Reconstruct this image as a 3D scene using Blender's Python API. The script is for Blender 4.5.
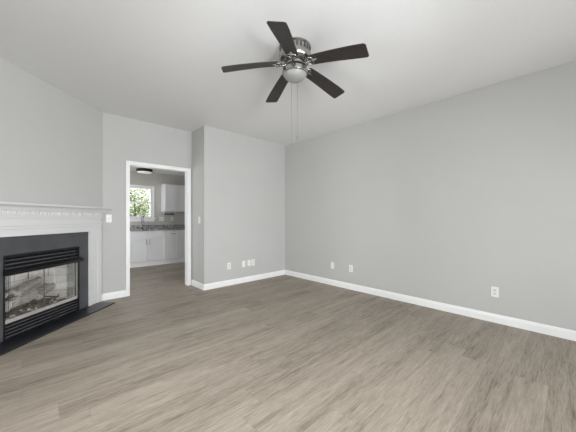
import bpy, bmesh, math, random
from mathutils import Vector, Matrix
random.seed(7)
PI = math.pi
for o in list(bpy.data.objects): bpy.data.objects.remove(o)
SC = bpy.context.scene
COL = SC.collection

# ------------------------------------------------------------------ camera
YAW = 0.7541
cam = bpy.data.cameras.new('camera')
cam.sensor_width = 36.0
cam.lens = 265.256 / 576 * 36.0
cam.shift_y = 1.955 / 576
cam.clip_start = 0.02
camo = bpy.data.objects.new('camera', cam)
COL.objects.link(camo)
camo.location = (0, 0, 1.2002)
camo.rotation_euler = (PI / 2, 0, -YAW)
SC.camera = camo

# ------------------------------------------------------------------ sky, sun, daylight at the windows, exposure
SC.view_settings.view_transform = 'Standard'
SC.view_settings.look = 'None'
SC.view_settings.gamma = 1.0
SC.view_settings.use_curve_mapping = False
SC.view_settings.exposure = 0.09
SC.cycles.max_bounces = 14
SC.cycles.diffuse_bounces = 10
SC.cycles.glossy_bounces = 5
SC.cycles.transparent_max_bounces = 12
SC.cycles.sample_clamp_indirect = 8

world = bpy.data.worlds.new('sky')
SC.world = world
world.use_nodes = True
wn = world.node_tree.nodes
wl = world.node_tree.links
wn.clear()
wo = wn.new('ShaderNodeOutputWorld')
bg = wn.new('ShaderNodeBackground')
sky = wn.new('ShaderNodeTexSky')
sky.sky_type = 'HOSEK_WILKIE'
sky.turbidity = 6.0
sky.ground_albedo = 0.4
sky.sun_direction = (0.55, -0.35, 0.75)
hs = wn.new('ShaderNodeHueSaturation')
hs.inputs['Saturation'].default_value = 0.12
wl.new(sky.outputs[0], hs.inputs['Color'])
wl.new(hs.outputs[0], bg.inputs[0])
bg.inputs[1].default_value = 6.0
wl.new(bg.outputs[0], wo.inputs[0])

def sun(name, d, energy, ang, col):
    l = bpy.data.lights.new(name, 'SUN')
    l.energy = energy; l.angle = ang; l.color = col
    o = bpy.data.objects.new(name, l); COL.objects.link(o)
    o.rotation_euler = Vector(d).to_track_quat('-Z', 'Y').to_euler()
    return o
sun('sun', (-0.62, 0.30, -0.72), 9.0, 0.01, (1, 0.95, 0.87))

def area(name, loc, direction, sx, sy, power, col=(1, 1, 1)):
    l = bpy.data.lights.new(name, 'AREA')
    l.shape = 'RECTANGLE'; l.size = sx; l.size_y = sy; l.energy = power; l.color = col
    o = bpy.data.objects.new(name, l); COL.objects.link(o)
    o.location = loc
    o.rotation_euler = Vector(direction).to_track_quat('-Z', 'Y').to_euler()
    return o
DAY = (0.95, 0.98, 1.0)
# daylight standing outside the panes of the rear windows and the added left one
area('daylight_sliding_door', (2.35, -1.85, 1.08), (0, 1, 0.0), 1.9, 1.95, 68, DAY)
area('daylight_rear_window', (0.45, -1.85, 1.40), (0, 1, 0.0), 1.0, 1.2, 166, DAY)
area('added_left_fill', (-0.93, 1.5, 1.25), (1, 0, -0.9), 1.6, 1.4, 66, DAY)  # added fill from the left, aimed down to brighten the floor there
area('daylight_kitchen_door', (-0.93, 6.3, 1.1), (1, 0, 0.7), 1.5, 1.9, 56, DAY)
area('daylight_kitchen_window', (1.96, 8.05, 1.65), (0, -1, 0), 0.62, 0.85, 6)

# ------------------------------------------------------------------ materials
def new_mat(name):
    m = bpy.data.materials.new(name); m.use_nodes = True
    return m, m.node_tree.nodes, m.node_tree.links, m.node_tree.nodes['Principled BSDF']

def mat(name, col, rough=0.5, metal=0.0, bump=0.0, bscale=60.0, var=0.0, vscale=8.0, spec=0.5, coat=0.0):
    m, n, l, p = new_mat(name)
    p.inputs['Base Color'].default_value = (*col, 1)
    p.inputs['Roughness'].default_value = rough
    p.inputs['Metallic'].default_value = metal
    p.inputs['Specular IOR Level'].default_value = spec
    p.inputs['Coat Weight'].default_value = coat
    tc = n.new('ShaderNodeTexCoord')
    if var > 0:
        nz = n.new('ShaderNodeTexNoise'); nz.inputs['Scale'].default_value = vscale
        nz.inputs['Detail'].default_value = 4
        l.new(tc.outputs['Object'], nz.inputs['Vector'])
        mr = n.new('ShaderNodeMapRange')
        mr.inputs['From Min'].default_value = 0.3; mr.inputs['From Max'].default_value = 0.7
        mr.inputs['To Min'].default_value = 1 - var; mr.inputs['To Max'].default_value = 1 + var
        l.new(nz.outputs['Fac'], mr.inputs['Value'])
        mx = n.new('ShaderNodeMix'); mx.data_type = 'RGBA'; mx.blend_type = 'MULTIPLY'
        mx.inputs[0].default_value = 1.0
        mx.inputs[6].default_value = (*col, 1)
        l.new(mr.outputs[0], mx.inputs[7])
        l.new(mx.outputs[2], p.inputs['Base Color'])
    if bump > 0:
        nb = n.new('ShaderNodeTexNoise'); nb.inputs['Scale'].default_value = bscale
        nb.inputs['Detail'].default_value = 3
        l.new(tc.outputs['Object'], nb.inputs['Vector'])
        b = n.new('ShaderNodeBump'); b.inputs['Strength'].default_value = bump
        b.inputs['Distance'].default_value = 0.01
        l.new(nb.outputs['Fac'], b.inputs['Height'])
        l.new(b.outputs[0], p.inputs['Normal'])
    return m

WALL = (0.53, 0.53, 0.518)
M_wall = mat('painted_wall', WALL, 0.75, bump=0.05, bscale=180, var=0.012, vscale=2.0, spec=0.3)
M_kwall = mat('kitchen_wall_paint', (0.53, 0.512, 0.478), 0.75, bump=0.05, bscale=180, spec=0.3)
M_ceil = mat('ceiling_paint', (0.775, 0.775, 0.775), 0.9, bump=0.2, bscale=130, var=0.012, vscale=90, spec=0.2)
M_kceil = mat('kitchen_ceiling_paint', (0.74, 0.74, 0.735), 0.9, bump=0.2, bscale=55, spec=0.2)
M_trim = mat('white_trim_paint', (0.89, 0.89, 0.89), 0.38, var=0.008, vscale=5)
M_cab = mat('white_cabinet_paint', (0.80, 0.80, 0.82), 0.4, var=0.008, vscale=5)
M_plate = mat('white_plastic', (0.86, 0.86, 0.84), 0.35, var=0.005)
M_platehole = mat('dark_plastic_slots', (0.12, 0.12, 0.12), 0.5, var=0.02)
M_socket = mat('socket_face_plastic', (0.72, 0.72, 0.70), 0.4, var=0.01)
M_nickel = mat('brushed_nickel', (0.43, 0.42, 0.405), 0.24, 1.0, var=0.06, vscale=30)
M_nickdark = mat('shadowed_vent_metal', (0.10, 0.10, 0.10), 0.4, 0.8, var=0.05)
M_black = mat('black_enamel', (0.007, 0.007, 0.008), 0.4, bump=0.02, var=0.05)
M_blackmatt = mat('black_cast_iron', (0.03, 0.03, 0.03), 0.75, bump=0.4, bscale=90, var=0.2)
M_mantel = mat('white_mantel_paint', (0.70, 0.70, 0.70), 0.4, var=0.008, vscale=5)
M_louvre = mat('dark_louvre_enamel', (0.022, 0.023, 0.026), 0.22, var=0.1)
M_edge = mat('louvre_edge_highlight', (0.11, 0.11, 0.115), 0.3, var=0.25, vscale=14)  # lighter colour paints the highlight along the front edge of each slat
M_bronze = mat('dark_bronze', (0.045, 0.038, 0.032), 0.35, 0.7, var=0.08)
M_chrome = mat('dark_steel', (0.22, 0.22, 0.23), 0.2, 1.0, var=0.03)
M_out = mat('outside_render', (0.55, 0.54, 0.5), 0.9, var=0.05)

def grain_mat(name, c1, c2, scale, stretch, rough, bump=0.15, spec=0.5, axis=0):
    m, n, l, p = new_mat(name)
    tc = n.new('ShaderNodeTexCoord'); mp = n.new('ShaderNodeMapping')
    s = [stretch] * 3; s[axis] = 1.0
    mp.inputs['Scale'].default_value = s
    l.new(tc.outputs['Object'], mp.inputs[0])
    nz = n.new('ShaderNodeTexNoise'); nz.inputs['Scale'].default_value = scale
    nz.inputs['Detail'].default_value = 6; nz.inputs['Roughness'].default_value = 0.65
    l.new(mp.outputs[0], nz.inputs['Vector'])
    cr = n.new('ShaderNodeValToRGB')
    cr.color_ramp.elements[0].position = 0.35; cr.color_ramp.elements[0].color = (*c1, 1)
    cr.color_ramp.elements[1].position = 0.68; cr.color_ramp.elements[1].color = (*c2, 1)
    l.new(nz.outputs['Fac'], cr.inputs[0]); l.new(cr.outputs[0], p.inputs['Base Color'])
    p.inputs['Roughness'].default_value = rough
    p.inputs['Specular IOR Level'].default_value = spec
    b = n.new('ShaderNodeBump'); b.inputs['Strength'].default_value = bump; b.inputs['Distance'].default_value = 0.003
    l.new(nz.outputs['Fac'], b.inputs['Height']); l.new(b.outputs[0], p.inputs['Normal'])
    return m
M_blade = grain_mat('dark_walnut_blade', (0.010, 0.008, 0.007), (0.046, 0.037, 0.034), 9, 14, 0.45)
M_log = grain_mat('ceramic_log_bark', (0.24, 0.23, 0.22), (0.66, 0.635, 0.60), 22, 3.0, 0.95, bump=0.9, spec=0.1)
M_logend = mat('ceramic_log_split_wood', (0.95, 0.91, 0.86), 0.95, bump=0.5, bscale=50, var=0.15, vscale=25, spec=0.1)
M_logchar = mat('charred_log_tip', (0.05, 0.045, 0.045), 0.95, bump=0.6, bscale=60, var=0.3, vscale=20, spec=0.1)
M_ember = mat('ember_granules', (0.16, 0.15, 0.14), 1.0, bump=1.0, bscale=120, var=0.6, vscale=60, spec=0.1)

def tile_mat():
    m, n, l, p = new_mat('charcoal_slate_tile')
    tc = n.new('ShaderNodeTexCoord')
    nz = n.new('ShaderNodeTexNoise'); nz.inputs['Scale'].default_value = 5; nz.inputs['Detail'].default_value = 6
    l.new(tc.outputs['Object'], nz.inputs['Vector'])
    cr = n.new('ShaderNodeValToRGB')
    cr.color_ramp.elements[0].position = 0.3; cr.color_ramp.elements[0].color = (0.060, 0.062, 0.068, 1)
    cr.color_ramp.elements[1].position = 0.75; cr.color_ramp.elements[1].color = (0.092, 0.094, 0.102, 1)
    l.new(nz.outputs['Fac'], cr.inputs[0]); l.new(cr.outputs[0], p.inputs['Base Color'])
    p.inputs['Roughness'].default_value = 0.42
    return m
M_slate = tile_mat()
M_hearth = mat('black_slate_hearth', (0.014, 0.015, 0.019), 0.32, bump=0.08, bscale=25, var=0.2, vscale=6)

def brick_mat():
    m, n, l, p = new_mat('pale_firebrick')
    tc = n.new('ShaderNodeTexCoord'); sp = n.new('ShaderNodeSeparateXYZ')
    l.new(tc.outputs['Object'], sp.inputs[0])
    ad = n.new('ShaderNodeMath'); ad.operation = 'ADD'
    l.new(sp.outputs[0], ad.inputs[0]); l.new(sp.outputs[1], ad.inputs[1])
    cb = n.new('ShaderNodeCombineXYZ')
    l.new(ad.outputs[0], cb.inputs[0]); l.new(sp.outputs[2], cb.inputs[1])
    br = n.new('ShaderNodeTexBrick')
    br.inputs['Color1'].default_value = (0.92, 0.895, 0.86, 1)
    br.inputs['Color2'].default_value = (0.86, 0.835, 0.80, 1)
    br.inputs['Mortar'].default_value = (0.5, 0.48, 0.46, 1)
    br.inputs['Scale'].default_value = 1.0
    br.inputs['Brick Width'].default_value = 0.20
    br.inputs['Row Height'].default_value = 0.095
    br.inputs['Mortar Size'].default_value = 0.004
    l.new(cb.outputs[0], br.inputs['Vector'])
    nz = n.new('ShaderNodeTexNoise'); nz.inputs['Scale'].default_value = 14; nz.inputs['Detail'].default_value = 5
    l.new(tc.outputs['Object'], nz.inputs['Vector'])
    mr = n.new('ShaderNodeMapRange'); mr.inputs['To Min'].default_value = 0.85; mr.inputs['To Max'].default_value = 1.1
    l.new(nz.outputs['Fac'], mr.inputs['Value'])
    mx = n.new('ShaderNodeMix'); mx.data_type = 'RGBA'; mx.blend_type = 'MULTIPLY'; mx.inputs[0].default_value = 1
    l.new(br.outputs['Color'], mx.inputs[6]); l.new(mr.outputs[0], mx.inputs[7])
    l.new(mx.outputs[2], p.inputs['Base Color'])
    p.inputs['Roughness'].default_value = 0.95
    b = n.new('ShaderNodeBump'); b.inputs['Strength'].default_value = 0.5; b.inputs['Distance'].default_value = 0.006
    b.invert = True
    l.new(br.outputs['Fac'], b.inputs['Height']); l.new(b.outputs[0], p.inputs['Normal'])
    return m
M_brick = brick_mat()

def granite_mat():
    m, n, l, p = new_mat('speckled_granite')
    tc = n.new('ShaderNodeTexCoord')
    vo = n.new('ShaderNodeTexVoronoi'); vo.inputs['Scale'].default_value = 85
    l.new(tc.outputs['Object'], vo.inputs['Vector'])
    nz = n.new('ShaderNodeTexNoise'); nz.inputs['Scale'].default_value = 34; nz.inputs['Detail'].default_value = 5
    l.new(tc.outputs['Object'], nz.inputs['Vector'])
    bw = n.new('ShaderNodeRGBToBW'); l.new(vo.outputs['Color'], bw.inputs[0])
    ad = n.new('ShaderNodeMath'); ad.operation = 'MULTIPLY'
    l.new(bw.outputs[0], ad.inputs[0]); l.new(nz.outputs['Fac'], ad.inputs[1])
    cr = n.new('ShaderNodeValToRGB'); cr.color_ramp.interpolation = 'LINEAR'
    e = cr.color_ramp.elements
    e[0].position = 0.08; e[0].color = (0.05, 0.05, 0.055, 1)
    e[1].position = 0.42; e[1].color = (0.66, 0.64, 0.63, 1)
    x = e.new(0.22); x.color = (0.26, 0.255, 0.255, 1)
    l.new(ad.outputs[0], cr.inputs[0]); l.new(cr.outputs[0], p.inputs['Base Color'])
    p.inputs['Roughness'].default_value = 0.15
    return m
M_granite = granite_mat()

def glass_mat(name, tint=(1, 1, 1), refl=1.0):
    m = bpy.data.materials.new(name); m.use_nodes = True
    n = m.node_tree.nodes; l = m.node_tree.links; n.clear()
    out = n.new('ShaderNodeOutputMaterial'); mix = n.new('ShaderNodeMixShader')
    tr = n.new('ShaderNodeBsdfTransparent'); tr.inputs[0].default_value = (*tint, 1)
    gl = n.new('ShaderNodeBsdfGlossy'); gl.inputs['Roughness'].default_value = 0.02
    fr = n.new('ShaderNodeFresnel'); fr.inputs['IOR'].default_value = 1.45
    mu = n.new('ShaderNodeMath'); mu.operation = 'MULTIPLY'; mu.inputs[1].default_value = refl
    l.new(fr.outputs[0], mu.inputs[0]); l.new(mu.outputs[0], mix.inputs[0])
    l.new(tr.outputs[0], mix.inputs[1]); l.new(gl.outputs[0], mix.inputs[2])
    l.new(mix.outputs[0], out.inputs[0])
    return m
M_glass = glass_mat('window_glass', refl=0.8)
M_fireglass = glass_mat('fireplace_glass', (0.99, 0.99, 0.99), 0.45)

def mesh_screen_mat():
    m = bpy.data.materials.new('fine_wire_screen'); m.use_nodes = True
    n = m.node_tree.nodes; l = m.node_tree.links; n.clear()
    out = n.new('ShaderNodeOutputMaterial'); mix = n.new('ShaderNodeMixShader')
    tr = n.new('ShaderNodeBsdfTransparent')
    df = n.new('ShaderNodeBsdfDiffuse'); df.inputs[0].default_value = (0.10, 0.095, 0.09, 1)
    mix.inputs[0].default_value = 0.26
    l.new(tr.outputs[0], mix.inputs[1]); l.new(df.outputs[0], mix.inputs[2]); l.new(mix.outputs[0], out.inputs[0])
    return m
M_screen = mesh_screen_mat()

def frosted():
    m, n, l, p = new_mat('frosted_white_glass')
    p.inputs['Base Color'].default_value = (0.29, 0.29, 0.28, 1)
    p.inputs['Roughness'].default_value = 0.35
    p.inputs['Subsurface Weight'].default_value = 0.0
    return m
M_frost = frosted()

def floor_mat():
    m, n, l, p = new_mat('taupe_vinyl_plank')
    geo = n.new('ShaderNodeNewGeometry'); sp = n.new('ShaderNodeSeparateXYZ')
    l.new(geo.outputs['Position'], sp.inputs[0])
    def math_(op, a, b=None, c=None):
        k = n.new('ShaderNodeMath'); k.operation = op
        for i, v in enumerate((a, b, c)):
            if v is None: continue
            if isinstance(v, (int, float)): k.inputs[i].default_value = v
            else: l.new(v, k.inputs[i])
        return k.outputs[0]
    PW, PL = 0.181, 1.22
    yr = math_('DIVIDE', math_('ADD', sp.outputs[1], 10.03), PW)
    row = math_('FLOOR', yr); fy = math_('FRACT', yr)
    wr = n.new('ShaderNodeTexWhiteNoise'); wr.noise_dimensions = '1D'; l.new(row, wr.inputs['W'])
    xr = math_('ADD', math_('DIVIDE', math_('ADD', sp.outputs[0], 20.0), PL), math_('MULTIPLY', wr.outputs['Value'], 7.31))
    pl = math_('FLOOR', xr); fx = math_('FRACT', xr)
    cb = n.new('ShaderNodeCombineXYZ'); l.new(row, cb.inputs[0]); l.new(pl, cb.inputs[1])
    wp = n.new('ShaderNodeTexWhiteNoise'); wp.noise_dimensions = '2D'; l.new(cb.outputs[0], wp.inputs['Vector'])
    # grain coordinates shifted for every plank
    gx = math_('ADD', sp.outputs[0], math_('MULTIPLY', wp.outputs['Value'], 37.0))
    gy = math_('ADD', sp.outputs[1], math_('MULTIPLY', wp.outputs['Value'], 11.0))
    def noise(sx, sy, detail, rough, dist=0.0):
        c = n.new('ShaderNodeCombineXYZ')
        l.new(math_('MULTIPLY', gx, sx), c.inputs[0]); l.new(math_('MULTIPLY', gy, sy), c.inputs[1])
        z = n.new('ShaderNodeTexNoise'); z.inputs['Scale'].default_value = 1.0
        z.inputs['Detail'].default_value = detail; z.inputs['Roughness'].default_value = rough
        z.inputs['Distortion'].default_value = dist
        l.new(c.outputs[0], z.inputs['Vector'])
        return z.outputs['Fac']
    g1 = noise(1.1, 12, 5, 0.6, 0.8)       # broad streaks along the plank
    g2 = noise(7, 120, 5, 0.7, 0.4)        # fine grain
    g3 = noise(3.2, 38, 5, 0.7, 1.6)       # figure
    g4 = noise(22, 210, 3, 0.6)            # pores
    def mrange(v, a, b, lo, hi):
        k = n.new('ShaderNodeMapRange')
        k.inputs['From Min'].default_value = a; k.inputs['From Max'].default_value = b
        k.inputs['To Min'].default_value = lo; k.inputs['To Max'].default_value = hi
        l.new(v, k.inputs['Value']); return k.outputs[0]
    t = math_('ADD', mrange(g1, 0.3, 0.7, 0.0, 0.34), mrange(g2, 0.34, 0.66, -0.02, 0.32))
    t = math_('ADD', t, mrange(g3, 0.32, 0.68, 0.0, 0.36))
    t = math_('ADD', t, mrange(wp.outputs['Value'], 0, 1, -0.10, 0.10))
    cr = n.new('ShaderNodeValToRGB'); e = cr.color_ramp.elements
    e[0].position = 0.10; e[0].color = (0.128, 0.104, 0.081, 1)
    e[1].position = 0.92; e[1].color = (0.428, 0.372, 0.308, 1)
    k = e.new(0.46); k.color = (0.294, 0.250, 0.203, 1)
    l.new(t, cr.inputs[0])
    ey = math_('MINIMUM', fy, math_('SUBTRACT', 1.0, fy))
    ex = math_('MINIMUM', fx, math_('SUBTRACT', 1.0, fx))
    sy_ = mrange(ey, 0.0, 0.014, 0.80, 1.0); sx_ = mrange(ex, 0.0, 0.0020, 0.80, 1.0)
    seam = math_('MULTIPLY', sy_, sx_)
    por = mrange(g4, 0.30, 0.46, 0.78, 1.0)
    mx = n.new('ShaderNodeMix'); mx.data_type = 'RGBA'; mx.blend_type = 'MULTIPLY'; mx.inputs[0].default_value = 1
    l.new(cr.outputs[0], mx.inputs[6]); l.new(math_('MULTIPLY', seam, por), mx.inputs[7])
    l.new(mx.outputs[2], p.inputs['Base Color'])
    l.new(mrange(g2, 0.3, 0.7, 0.44, 0.56), p.inputs['Roughness'])
    p.inputs['Specular IOR Level'].default_value = 0.4
    b = n.new('ShaderNodeBump'); b.inputs['Strength'].default_value = 0.25; b.inputs['Distance'].default_value = 0.002
    l.new(math_('ADD', math_('MULTIPLY', g2, 0.5), seam), b.inputs['Height'])
    l.new(b.outputs[0], p.inputs['Normal'])
    return m
M_floor = floor_mat()

def leaf_mat(name, c1, c2):
    m, n, l, p = new_mat(name)
    geo = n.new('ShaderNodeNewGeometry')
    nz = n.new('ShaderNodeTexNoise'); nz.inputs['Scale'].default_value = 9
    l.new(geo.outputs['Position'], nz.inputs['Vector'])
    cr = n.new('ShaderNodeValToRGB')
    cr.color_ramp.elements[0].position = 0.35; cr.color_ramp.elements[0].color = (*c1, 1)
    cr.color_ramp.elements[1].position = 0.65; cr.color_ramp.elements[1].color = (*c2, 1)
    l.new(nz.outputs['Fac'], cr.inputs[0]); l.new(cr.outputs[0], p.inputs['Base Color'])
    p.inputs['Roughness'].default_value = 0.55
    return m
M_leaf = leaf_mat('garden_leaves', (0.035, 0.075, 0.02), (0.24, 0.36, 0.09))
M_leaf2 = leaf_mat('pale_garden_leaves', (0.14, 0.20, 0.08), (0.62, 0.68, 0.40))
M_barkm = mat('tree_bark', (0.14, 0.11, 0.08), 0.9, bump=0.6, bscale=30, var=0.2)
M_lawn = mat('lawn', (0.16, 0.22, 0.07), 0.95, bump=0.5, bscale=40, var=0.3, vscale=3)

# ------------------------------------------------------------------ mesh helpers
class MB:
    """collects shapes, then links them as ONE mesh object"""
    def __init__(self): self.bm = bmesh.new(); self.mi = 0
    def _idx(self, faces):
        for f in faces: f.material_index = self.mi
    def box(self, x0, x1, y0, y1, z0, z1, bev=0.0, M=None, seg=2):
        b = bmesh.new()
        vs = [b.verts.new((x, y, z)) for x in (x0, x1) for y in (y0, y1) for z in (z0, z1)]
        for q in ((0, 1, 3, 2), (4, 6, 7, 5), (0, 4, 5, 1), (2, 3, 7, 6), (0, 2, 6, 4), (1, 5, 7, 3)):
            b.faces.new([vs[i] for i in q])
        bmesh.ops.recalc_face_normals(b, faces=b.faces)
        if bev > 0: bmesh.ops.bevel(b, geom=list(b.edges), offset=bev, segments=seg, profile=0.5, affect='EDGES')
        self._merge(b, M); return self
    def _merge(self, b, M=None):
        if M is not None: b.transform(M)
        me = bpy.data.meshes.new('tmp'); b.to_mesh(me); b.free()
        n0 = len(self.bm.faces)
        self.bm.from_mesh(me); bpy.data.meshes.remove(me)
        self.bm.faces.ensure_lookup_table()
        for f in self.bm.faces[n0:]: f.material_index = self.mi
    def lathe(self, prof, seg=40, M=None, caps=True):
        b = bmesh.new(); rings = []
        for r, z in prof:
            if r < 1e-6: rings.append([b.verts.new((0, 0, z))])
            else: rings.append([b.verts.new((r * math.cos(2 * PI * i / seg), r * math.sin(2 * PI * i / seg), z)) for i in range(seg)])
        for A, B in zip(rings, rings[1:]):
            for i in range(seg):
                j = (i + 1) % seg
                if len(A) == 1 and len(B) == 1: continue
                if len(A) == 1: b.faces.new((A[0], B[i], B[j]))
                elif len(B) == 1: b.faces.new((A[i], A[j], B[0]))
                else: b.faces.new((A[i], A[j], B[j], B[i]))
        if caps:
            for R in (rings[0], rings[-1]):
                if len(R) > 1: b.faces.new(R)
        bmesh.ops.recalc_face_normals(b, faces=b.faces)
        self._merge(b, M); return self
    def prism(self, pts, h, M=None, bev=0.0):
        """polygon in local xy pulled up by h"""
        b = bmesh.new()
        lo = [b.verts.new((x, y, 0)) for x, y in pts]; hi = [b.verts.new((x, y, h)) for x, y in pts]
        b.faces.new(lo[::-1]); b.faces.new(hi)
        for i in range(len(pts)):
            j = (i + 1) % len(pts); b.faces.new((lo[i], lo[j], hi[j], hi[i]))
        bmesh.ops.recalc_face_normals(b, faces=b.faces)
        if bev > 0: bmesh.ops.bevel(b, geom=list(b.edges), offset=bev, segments=2, profile=0.5, affect='EDGES')
        self._merge(b, M); return self
    def tube(self, pts, r, seg=10, M=None, radii=None, caps=True):
        b = bmesh.new(); pts = [Vector(p) for p in pts]; rings = []
        up = Vector((0, 0, 1))
        for i, p in enumerate(pts):
            d = (pts[min(i + 1, len(pts) - 1)] - pts[max(i - 1, 0)]).normalized()
            a = d.cross(up)
            if a.length < 1e-3: a = d.cross(Vector((1, 0, 0)))
            a.normalize(); c = d.cross(a)
            rr = radii[i] if radii else r
            rings.append([b.verts.new(p + (a * math.cos(2 * PI * k / seg) + c * math.sin(2 * PI * k / seg)) * rr) for k in range(seg)])
        for A, B in zip(rings, rings[1:]):
            for k in range(seg):
                j = (k + 1) % seg; b.faces.new((A[k], A[j], B[j], B[k]))
        if caps:
            b.faces.new(rings[0]); b.faces.new(rings[-1])
        bmesh.ops.recalc_face_normals(b, faces=b.faces)
        self._merge(b, M); return self
    def ball(self, c, r, seg=14, M=None, sc=(1, 1, 1)):
        b = bmesh.new()
        bmesh.ops.create_uvsphere(b, u_segments=seg, v_segments=max(6, seg // 2), radius=r)
        b.transform(Matrix.Translation(c) @ Matrix.Diagonal((*sc, 1)))
        self._merge(b, M); return self
    def build(self, name, mats, parent=None, smooth=None, loc=None, rot=None):
        me = bpy.data.meshes.new(name)
        self.bm.to_mesh(me); self.bm.free()
        for m in (mats if isinstance(mats, (list, tuple)) else [mats]): me.materials.append(m)
        o = bpy.data.objects.new(name, me); COL.objects.link(o)
        if parent is not None: o.parent = parent
        if loc is not None: o.location = loc
        if rot is not None: o.rotation_euler = rot
        if smooth is not None:
            for pgn in me.polygons: pgn.use_smooth = True
            me.set_sharp_from_angle(angle=math.radians(smooth))
        return o

def tag(o, label, cat, group=None, kind=None):
    o['label'] = label; o['category'] = cat
    if group: o['group'] = group
    if kind: o['kind'] = kind
    return o
def thing(name, label, cat, loc=(0, 0, 0), rot=(0, 0, 0), group=None):
    o = bpy.data.objects.new(name, None); COL.objects.link(o)
    o.empty_display_size = 0.1
    o.location = loc; o.rotation_euler = rot
    return tag(o, label, cat, group)
def struct(o, label=None, cat=None):
    o['kind'] = 'structure'
    if label: o['label'] = label
    if cat: o['category'] = cat
    return o
def copy_tree(o, parent=None):
    c = o.copy(); COL.objects.link(c)
    if parent is not None: c.parent = parent
    for ch in list(o.children): copy_tree(ch, c)
    return c

# ------------------------------------------------------------------ room dimensions (metres; the room's long walls lie along X and Y)
H = 2.74
XR, YB, XC, YD = 3.8222, 4.1619, 1.9997, 4.6575     # right wall, back wall, return wall, doorway wall
EX, EY, Q = 0.6763, 4.6575, 0.7984                  # bend and direction of the fireplace wall
WX, WY = -math.sin(Q), -math.cos(Q)
NX, NY = math.cos(Q), -math.sin(Q)
LF = 1.80
XL, YR = EX + WX * LF, -1.60                        # left wall, rear wall
YL = EY + WY * LF
T = 0.115
DX0, DX1, DH = 1.024, 1.925, 2.022                  # door opening
KH, KY = 2.44, 7.80                                 # kitchen ceiling, kitchen far wall
ROTF = math.atan2(WY, WX)
def fire_root(name, label, cat, u=0.868, off=0.0, z=0.0, group=None):
    return thing(name, label, cat, (EX + WX * u + NX * off, EY + WY * u + NY * off, z), (0, 0, ROTF), group)
def fire_place_obj(o, u=0.868, off=0.0, z=0.0):
    o.location = (EX + WX * u + NX * off, EY + WY * u + NY * off, z); o.rotation_euler = (0, 0, ROTF); return o

# floor: living room, doorway and kitchen run on one level
b = MB(); b.box(XL - 0.2, 4.3, YR - 0.15, KY + 0.12, -0.12, 0.0)
struct(b.build('floor', M_floor), 'taupe wood-look plank floor running from living room into the kitchen', 'floor')
b = MB(); b.box(XL - 0.2, XR + 0.2, YR - 0.15, YD + T - 0.002, H, H + 0.12)
struct(b.build('ceiling', M_ceil), 'white textured ceiling of the living room', 'ceiling')
b = MB(); b.box(XL - 0.2, 4.3, YD + T + 0.001, KY + 0.12, KH, KH + 0.12)
struct(b.build('ceiling', M_kceil), 'white lower ceiling of the kitchen beyond the doorway', 'ceiling')

def wall_with_hole(name, axis, p0, p1, a0, a1, z0, z1, holes, m, label):
    """slab between p0 and p1 on one axis, spanning a0..a1, pierced by rectangular holes (sorted along a)"""
    b = MB()
    def bx(s0, s1, q0, q1):
        if s1 - s0 < 1e-4 or q1 - q0 < 1e-4: return
        if axis == 'y': b.box(s0, s1, p0, p1, q0, q1)
        else: b.box(p0, p1, s0, s1, q0, q1)
    cur = a0
    for h0, h1, hz0, hz1 in holes:
        bx(cur, h0, z0, z1); bx(h0, h1, z0, hz0); bx(h0, h1, hz1, z1); cur = h1
    bx(cur, a1, z0, z1)
    return struct(b.build(name, m), label, 'wall')

SD = (1.40, 3.30, 0.06, 2.06)       # sliding glass door in the rear wall
RW = (-0.05, 0.95, 0.85, 2.05)      # rear window
LW = (0.7, 2.3, 0.55, 2.05)         # added left window, unseen, shaped to light the left floor
wall_with_hole('wall_right', 'x', XR, XR + T, YR - T, YB + T, 0, H, [], M_wall, 'long plain light grey wall on the right')
wall_with_hole('wall_back', 'y', YB, YB + T, XC, XR, 0, H, [], M_wall, 'light grey far wall with a row of outlets')
wall_with_hole('wall_return', 'x', XC, XC + T, YB + T, YD, 0, H, [], M_wall, 'short light grey return wall beside the doorway')
wall_with_hole('wall_doorway', 'y', YD, YD + T, XL - T, 4.2, 0, H, [(DX0 - 0.012, DX1 + 0.012, 0, DH + 0.012)], M_wall, 'light grey wall holding the white cased kitchen doorway')
wall_with_hole('wall_left', 'x', XL - T, XL, YR - T, YD, 0, H, [LW], M_wall, 'left wall behind the camera side')
wall_with_hole('wall_rear', 'y', YR - T, YR, XL, XR, 0, H, [RW, SD], M_wall, 'rear wall behind the camera')
# fireplace wall across the corner, open for the firebox
FB0, FB1, FBH = 0.425, 1.311, 0.835
b = MB()
b.box(0.0, FB0, -0.10, 0, 0, H); b.box(FB1, LF, -0.10, 0, 0, H); b.box(FB0, FB1, -0.10, 0, FBH, H)
o = b.build('wall_fireplace', M_wall); o.location = (EX, EY, 0); o.rotation_euler = (0, 0, ROTF)
struct(o, 'light grey wall set across the corner behind the fireplace', 'wall')
# kitchen walls
KW = (1.655, 2.255, 1.20, 2.025)
wall_with_hole('wall_kitchen_far', 'y', KY, KY + T, XL - T, 4.2, 0, KH, [KW], M_kwall, 'far kitchen wall with window above the sink')
wall_with_hole('wall_kitchen_left', 'x', XL - T, XL, YD + T, KY, 0, KH, [(5.5, 7.1, 0.06, 2.06)], M_kwall, 'left kitchen wall')
wall_with_hole('wall_kitchen_right', 'x', 4.2, 4.2 + T, YD, KY + T, 0, KH, [], M_kwall, 'right kitchen wall')

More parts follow.
